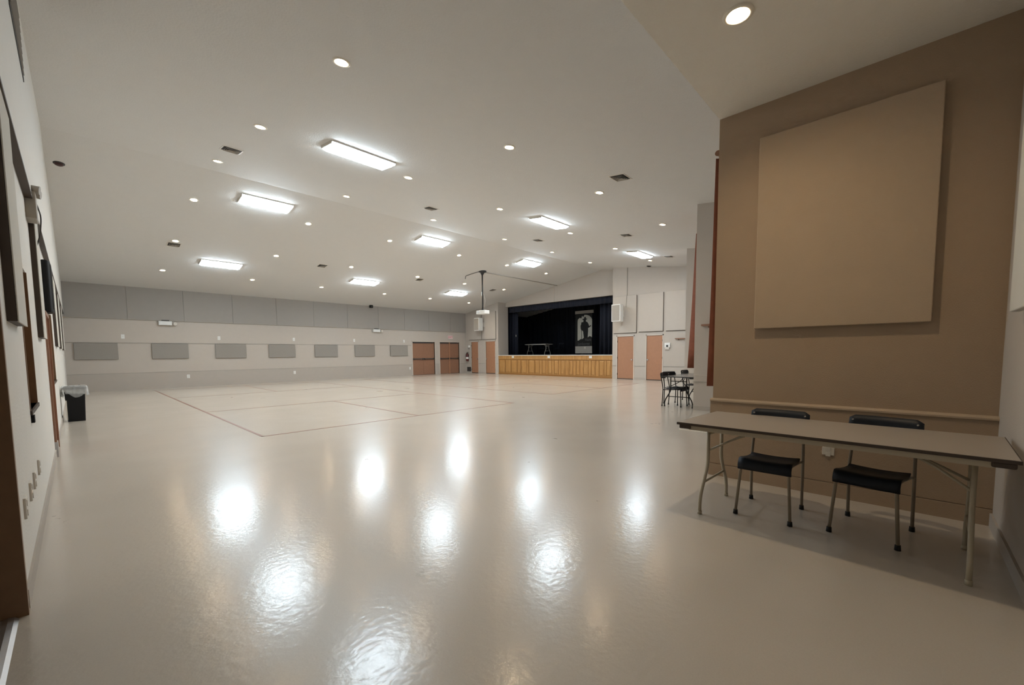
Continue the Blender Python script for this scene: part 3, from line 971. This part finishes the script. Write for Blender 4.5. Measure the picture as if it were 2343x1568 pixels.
bpoly('leaf_cluster', [(540, 300), (700, 300), (690, 350), (660, 372), (640, 340), (625, 365), (622, 400), (598, 412), (582, 392), (560, 402), (520, 430), (508, 400)], BX - 0.018, BX - 0.008, M_signblack)
bpoly('hill_silhouette', [(500, 1055), (540, 1050), (600, 1008), (640, 1015), (690, 975), (800, 968), (856, 930), (918, 966), (918, 1216), (440, 1216), (440, 1060)], BX - 0.020, BX - 0.008, M_signblack)
def btxt(s, cx, cy, size, sc_x):
    y, z = bp(cx, cy)
    M = face_matrix((BX - 0.024, y, z), (0, -1, 0), (0, 0, 1)) @ Matrix.Diagonal((sc_x, 1, 1, 1))
    text_mesh('lettering', s, size, M_signgrey, ban, M, 0.003)
btxt('Hank', 812, 1035, 0.24, 0.9)
btxt('Jamboree', 685, 1150, 0.27, 0.85)
bpoly('lower_board', [(440, 1218), (915, 1218), (915, 1425), (440, 1425)], BX - 0.012, BX + 0.03, M_board)
bpoly('header_board', [(440, 195), (958, 195), (958, 280), (440, 280)], BX - 0.03, BX + 0.03, M_board)
bm = NB()
for y in (15.2, 14.08): box(bm, BX + 0.028, BX + 0.07, y - 0.03, y + 0.03, 1.195, 3.8)
box(bm, BX + 0.028, BX + 0.5, 15.17, 15.23, 1.195, 1.24); box(bm, BX + 0.028, BX + 0.5, 14.05, 14.11, 1.195, 1.24)
obj('support_frame', bm, M_signblack, ban)
bm = NB(); y, z = bp(722, 1260); box(bm, BX - 0.02, BX - 0.01, y - 0.03, y + 0.03, z - 0.06, z + 0.06); obj('paper_tag', bm, M_offw, ban)

# ================================================================== TABLES AND CHAIRS
def make_table(label, loc, rotz, top_m, edge_m, leg_m, L=1.84, W=0.82, H=0.74, apron=True, grp=None, cap=True, up=0.15, foot=0.30, end=0.15):
    """folding table: long axis local y, wishbone legs"""
    t = thing('folding_table', label, 'table', loc, (0, 0, rotz), grp)
    l, w_ = L / 2, W / 2
    bm = NB(); box(bm, -w_ + 0.006, w_ - 0.006, -l + 0.006, l - 0.006, H - 0.018, H); obj('tabletop', bm, top_m, t)
    bm = NB()
    for e in ((-w_, -w_ + 0.007, -l, l), (w_ - 0.007, w_, -l, l), (-w_ + 0.007, w_ - 0.007, -l, -l + 0.007), (-w_ + 0.007, w_ - 0.007, l - 0.007, l)):
        box(bm, *e, H - 0.020, H - 0.0015)
    obj('edge_band', bm, edge_m, t)
    if apron:
        for s in (-1, 1):
            bm = NB()
            box(bm, s * (w_ - 0.03) - 0.008, s * (w_ - 0.03) + 0.008, -l + 0.09, l - 0.09, H - 0.055, H - 0.018)
            obj('side_rail', bm, leg_m, t)
    if cap:
        for sx in (-1, 1):
            for sy in (-1, 1):
                bm = NB()
                box(bm, sx * (w_ - 0.05) - 0.04, sx * (w_ - 0.05) + 0.04, sy * (l - 0.06) - 0.045, sy * (l - 0.06) + 0.045, H - 0.05, H - 0.018)
                obj('corner_block', bm, edge_m, t, bevel=0.008)
    for sy in (-1, 1):
        y = sy * (l - end)
        for sx in (-1, 1):
            bm = NB()
            tube(bm, [(sx * up, y, H - 0.02), (sx * up, y, 0.40), (sx * (up + 0.03), y, 0.33), (sx * (foot - 0.02), y, 0.17), (sx * foot, y, 0.10), (sx * foot, y, 0.0)], 0.0135)
            o = obj('leg', bm, leg_m, t)
            bm = NB(); cyl(bm, (sx * foot, y, 0.0), (sx * foot, y, 0.03), 0.017); obj('foot_cap', bm, leg_m if apron else M_rubber, o)
        h = (up + foot) / 2 - 0.01
        bm = NB(); cyl(bm, (-h, y, 0.25), (h, y, 0.25), 0.010, n=10); obj('crossbar', bm, leg_m, t)
        bm = NB(); cyl(bm, (-up, y, H - 0.12), (up, y, H - 0.12), 0.010, n=10); obj('spreader', bm, leg_m, t)
        for sx in (-1, 1):
            bm = NB(); tube(bm, [(sx * up, y, 0.50), (sx * 0.04, y - sy * 0.16, 0.60), (sx * 0.02, y - sy * 0.30, 0.67), (sx * 0.02, y - sy * 0.40, H - 0.025)], 0.009, n=8)
            obj('folding_brace', bm, leg_m, t)
    return t
make_table('long folding table with grey-brown laminate top and beige steel legs by the brown wall', (3.72, 0.443, 0), math.radians(-2.2), M_lam, M_darkwood_shade, M_tube, L=1.80, W=0.85, H=0.76)
make_table('black-legged folding table standing beside the grey wall end with chairs around it', (10.60, 3.985, 0), PI / 2, M_lamblack, M_blackm, M_blacktube, L=1.84, W=0.77, apron=False, up=0.19, foot=0.335)
make_table('pale-topped folding table standing alone on the stage', (21.6, 18.35, 1.195), 0.0, M_lampale, M_offw, M_offw, L=1.84, W=0.76, H=0.72)

def make_chair(label, loc, rotz, tube_m=None, grp=None):
    """stacking chair facing local -x"""
    tube_m = tube_m or M_chairtube
    t = thing('stacking_chair', label, 'chair', loc, (0, 0, rotz), grp)
    # seat shell: curved front roll
    bm = NB()
    prof = [(-0.215, 0.375), (-0.222, 0.41), (-0.212, 0.438), (-0.19, 0.452), (-0.14, 0.452), (-0.05, 0.436), (0.06, 0.424), (0.13, 0.424), (0.165, 0.436)]
    rows = []
    ny = 8
    for i in range(ny + 1):
        s = -1 + 2 * i / ny
        yy = s * 0.185
        lift = 0.010 * s * s
        taper = 1.0
        rows.append([bm.verts.new((x, yy * (1.0 if x < 0 else 1 - 0.25 * max(0, x)), z + lift * (1 if x > -0.2 else 0))) for x, z in prof])
    for a, b in zip(rows, rows[1:]):
        for k in range(len(prof) - 1):
            f = bm.faces.new((a[k], a[k + 1], b[k + 1], b[k])); f.smooth = True
    obj('seat', bm, M_navy, t, solid=0.012)
    # backrest band
    bm = NB()
    nn = 12
    grid = []
    for i in range(nn + 1):
        s = -1 + 2 * i / nn
        y = s * 0.215
        dx = 0.03 * (1 - s * s)
        cut = 0.022 * max(0, abs(s) - 0.86) / 0.14
        grid.append([bm.verts.new((0.243 + dx + 0.028 * v, y, 0.695 + cut + (0.125 - 2 * cut) * v)) for v in (0, 0.33, 0.66, 1)])
    for a, b in zip(grid, grid[1:]):
        for k in range(3):
            f = bm.faces.new((a[k], a[k + 1], b[k + 1], b[k])); f.smooth = True
    br = obj('backrest', bm, M_navy, t, solid=0.016)
    bm = NB()
    for s in (-1, 1):
        for z in (0.735, 0.785):
            cyl(bm, (0.256, s * 0.188, z), (0.239, s * 0.188, z), 0.006, n=8)
    obj('rivet', bm, M_steel, br)
    for s in (-1, 1):
        bm = NB(); tube(bm, [(-0.19, s * 0.155, 0.425), (-0.20, s * 0.165, 0.40), (-0.225, s * 0.19, 0.02)], 0.0115)
        lg = obj('leg', bm, tube_m, t)
        bm = NB(); cyl(bm, (-0.225, s * 0.19, 0.0), (-0.2235, s * 0.189, 0.035), 0.018, 0.0155, n=12); obj('rubber_foot', bm, M_rubber, lg)
        bm = NB(); tube(bm, [(0.240, s * 0.19, 0.02), (0.218, s * 0.19, 0.42), (0.245, s * 0.185, 0.56), (0.296, s * 0.180, 0.79)], 0.0115)
        lg = obj('leg', bm, tube_m, t)
        bm = NB(); cyl(bm, (0.241, s * 0.19, 0.0), (0.239, s * 0.19, 0.035), 0.018, 0.0155, n=12); obj('rubber_foot', bm, M_rubber, lg)
        bm = NB(); tube(bm, [(-0.19, s * 0.155, 0.425), (0.10, s * 0.16, 0.405), (0.20, s * 0.175, 0.405), (0.218, s * 0.19, 0.405)], 0.010)
        obj('seat_frame', bm, tube_m, t)
    return t
ch = make_chair('navy plastic stacking chair behind the near table, left one', (3.875, 0.80, 0), 0.0)
dup(ch, (3.93, 0.16, 0), (0, 0, -0.15), 'navy plastic stacking chair behind the near table, right one beside the white outlet')
chb = make_chair('black stacking chair at the far table, the one nearest the camera', (10.03, 4.15, 0), PI / 2, M_blacktube)
dup(chb, (10.42, 4.27, 0), (0, 0, math.radians(67)), 'black stacking chair at the far table, middle one of the three in a row')
dup(chb, (11.65, 4.29, 0), (0, 0, PI / 2 - 0.05), 'black stacking chair at the far table, farthest of the three, below the curtain')
for k, (x, y, r, wh) in enumerate(((22.9, 19.0, 0.0, 'left'), (22.9, 17.6, 0.0, 'right'))):
    dup(chb, (x, y, 1.195), (0, 0, r), 'black chair in the dark behind the stage table, %s one' % wh)

# outlet on the brown wall
plate('white double power outlet on the brown wall behind the near table', (4.66, 0.505, 0.415), 'x-', 'outlet', 'power_outlet', (0.09, 0.07), outlet=True, m=M_offw)

# acoustic panel on the brown wall and on the rear wall
t = thing('acoustic_panel', 'very large tan fabric acoustic panel on the brown wall', 'acoustic panel', (4.7, 0.515, 1.55))
boxobj('fabric_face', (-0.062, -0.012, -0.625, 0.625, 0, 1.82), M_brownp, t, bevel=0.006)
boxobj('backing_frame', (-0.014, 0.002, -0.60, 0.60, 0.02, 1.80), M_darkwood_shade, t)
t = thing('acoustic_panel', 'cream acoustic panel on the pale wall at the right edge of the photo', 'acoustic panel', (3.42, -0.5, 1.56))
boxobj('fabric_face', (-0.61, 0.61, 0.012, 0.06, 0, 1.82), M_cream, t, bevel=0.006)
boxobj('backing_frame', (-0.60, 0.60, -0.002, 0.014, 0.01, 1.80), M_darkwood_shade, t)

# ================================================================== LEFT WALL FITTINGS
t0 = None
for k, (ya, yb, wh) in enumerate(((3.68, 4.30, 'nearest the camera'), (6.55, 7.2, 'under the grey emergency light'), (12.0, 13.2, 'past the black column loudspeaker'), (15.2, 16.4, 'fourth from the camera'), (18.6, 19.8, 'farthest, near the corner with the far wall'))):
    t = thing('acoustic_panel', 'tall shade-edged panel on the left wall, ' + wh, 'acoustic panel', (XL, (ya + yb) / 2, 1.53), group='tall panels on the left wall')
    h = (yb - ya) / 2
    boxobj('fabric_face', (0.038, 0.045, -h, h, 0, 1.355), M_cream, t)
    boxobj('shaded_edge', (-0.002, 0.040, -h, h, 0.002, 1.355), M_darkwood_shade, t)  # panel body coloured dark to carry the shade on its ends

t = thing('emergency_light', 'grey twin-head emergency light on the left wall above the second tall panel', 'emergency light', (XL, 6.42, 2.68))
boxobj('battery_box', (-0.002, 0.075, -0.14, 0.12, 0.0, 0.26), M_trim, t, bevel=0.008)
for s in (-0.10, 0.08):
    bm = NB(); cyl(bm, (0.05, s, 0.24), (0.055, s, 0.28), 0.012, n=8); cyl(bm, (0.03, s + 0.01, 0.295), (0.105, s, 0.285), 0.032, 0.040); obj('lamp_head', bm, M_trim, t)
bm = NB(); tube(bm, [(0.07, 0.12, 0.2), (0.09, 0.30, 0.12), (0.07, 0.40, -0.05), (0.03, 0.42, -0.2)], 0.006, n=6); obj('power_cord', bm, M_dark, t)

t = thing('column_loudspeaker', 'slim black column loudspeaker on the left wall past the grey emergency light', 'loudspeaker', (XL, 8.95, 1.95))
bm = NB(); prism(bm, [(-0.002, -0.2), (0.06, -0.2), (0.082, -0.12), (0.086, 0.12), (0.06, 0.2), (-0.002, 0.2)], 'z', 0.0, 0.72); obj('cabinet', bm, M_blackpl, t, bevel=0.015)
boxobj('grille', (0.080, 0.090, -0.11, 0.11, 0.05, 0.67), M_dark, t)

t = thing('return_air_grille', 'dark long grille high on the left wall just below the ceiling', 'air vent', (-0.2, 5.98, 4.11))
boxobj('frame', (-0.002, 0.006, -0.68, 0.68, 0.0, 0.66), M_dark, t)
bm = NB()
for k in range(9): box(bm, 0.004, 0.012, -0.64, 0.64, 0.05 + k * 0.068, 0.075 + k * 0.068)
obj('slat', bm, M_panel, t)
for k, y in enumerate((3.67, 4.1, 4.45, 4.96)):
    plate('pale outlet plate low on the left wall, ' + ('nearest the doorway', 'second from the doorway', 'third from the doorway', 'farthest of the four')[k], (XL, y, 0.465), 'x+', 'outlet', 'power_outlet', (0.08, 0.12), outlet=True, grp='outlets low on the left wall', m=M_offw)

# bin with liner
t = thing('waste_bin', 'black waste bin with a clear plastic liner against the left wall', 'bin', (-0.045, 12.60, 0))
def taper_box(bm, b, tp, z0, z1, open_top=True, wall=0.0):
    A = [bm.verts.new((sx * b[0], sy * b[1], z0)) for sx, sy in ((-1, -1), (1, -1), (1, 1), (-1, 1))]
    B = [bm.verts.new((sx * tp[0], sy * tp[1], z1)) for sx, sy in ((-1, -1), (1, -1), (1, 1), (-1, 1))]
    bm.faces.new(A[::-1])
    for k in range(4): bm.faces.new((A[k], A[(k + 1) % 4], B[(k + 1) % 4], B[k]))
bm = NB(); taper_box(bm, (0.125, 0.18), (0.15, 0.22), 0.0, 0.70); obj('bin_body', bm, M_blackpl, t, solid=0.006, bevel=0.01)
bm = NB()
for e in ((-0.168, 0.168, -0.238, -0.212), (-0.168, 0.168, 0.212, 0.238), (-0.168, -0.142, -0.212, 0.212), (0.142, 0.168, -0.212, 0.212)): box(bm, *e, 0.66, 0.705)
obj('rim', bm, M_blackpl, t, bevel=0.006)
boxobj('handle_strip', (-0.142, -0.122, -0.205, -0.175, 0.04, 0.50), M_offw, t)
bm = NB()
loop = []
N = 56
for k in range(N):
    a = 2 * PI * k / N
    cx_, cy_ = math.cos(a), math.sin(a)
    m_ = max(abs(cx_) / 0.172, abs(cy_) / 0.242)
    loop.append((cx_ / m_, cy_ / m_))
rings = []
for z, sc_, jit in ((0.45, 0.84, 0.0), (0.70, 0.92, 0.0), (0.725, 1.0, 0.006), (0.70, 1.06, 0.01), (0.62, 1.08, 0.014), (0.555, 1.10, 0.03)):
    rg = []
    for k, (a, b) in enumerate(loop):
        j = jit * math.sin(k * 2.3) + jit * 0.6 * random.uniform(-1, 1)
        zz = z + (0.05 * math.sin(k * 0.55) + 0.02 * random.uniform(-1, 1) if z < 0.6 and sc_ > 1 else 0)
        rg.append(bm.verts.new((a * (sc_ + j * 4), b * (sc_ + j * 4), zz)))
    rings.append(rg)
for A, B in zip(rings, rings[1:]):
    for k in range(N):
        f = bm.faces.new((A[k], A[(k + 1) % N], B[(k + 1) % N], B[k])); f.smooth = True
obj('bin_liner', bm, M_bag, t)

# ================================================================== CURTAINS OF THE BAYS
def bay_curtain(label, x0, x1, y, z0, z1, depth0=0.05, depth1=0.10):
    t = thing('window_curtain', label, 'curtain', (x0, y, z0))
    bm = NB()
    n = 60
    prev = None
    L = x1 - x0
    for k in range(n + 1):
        s = k / n
        x = s * L
        ph = 2 * PI * x / 0.16
        rows = []
        for q in range(7):
            v = q / 6
            dep = depth0 + (depth1 - depth0) * v
            rows.append(bm.verts.new((x, 0.02 + dep * (1 + math.cos(ph + 0.4 * math.sin(3 * v))), (z1 - z0) * (1 - v))))
        if prev:
            for q in range(6):
                f = bm.faces.new((prev[q], rows[q], rows[q + 1], prev[q + 1])); f.smooth = True
        prev = rows
    obj('fabric', bm, M_curt, t, solid=0.004)
    bm = NB()
    zt = z1 - z0
    cyl(bm, (-0.04, depth0 + 0.03, zt + 0.02), (L + 0.05, depth0 + 0.03, zt + 0.02), 0.016)
    cyl(bm, (-0.08, depth0 + 0.03, zt + 0.02), (-0.04, depth0 + 0.03, zt + 0.02), 0.03, 0.02)
    obj('curtain_rod', bm, M_doordark, t)
    bm = NB()
    for x in (0.05, L - 0.1): box(bm, x, x + 0.02, 0.0, depth0 + 0.03, zt + 0.01, zt + 0.03)
    obj('rod_bracket', bm, M_dark, t)
bay_curtain('long burgundy curtain hanging just behind the edge of the brown wall', 5.0, 6.9, YA, 0.93, 3.46, 0.055, 0.075)
bay_curtain('long burgundy curtain hanging above the far table', 10.2, 12.4, 3.57, 0.93, 4.1, 0.10, 0.17)
bay_curtain('narrow burgundy curtain edge beside the right end of the stage wall', 15.05, 17.0, 5.72, 0.98, 4.15, 0.05, 0.06)
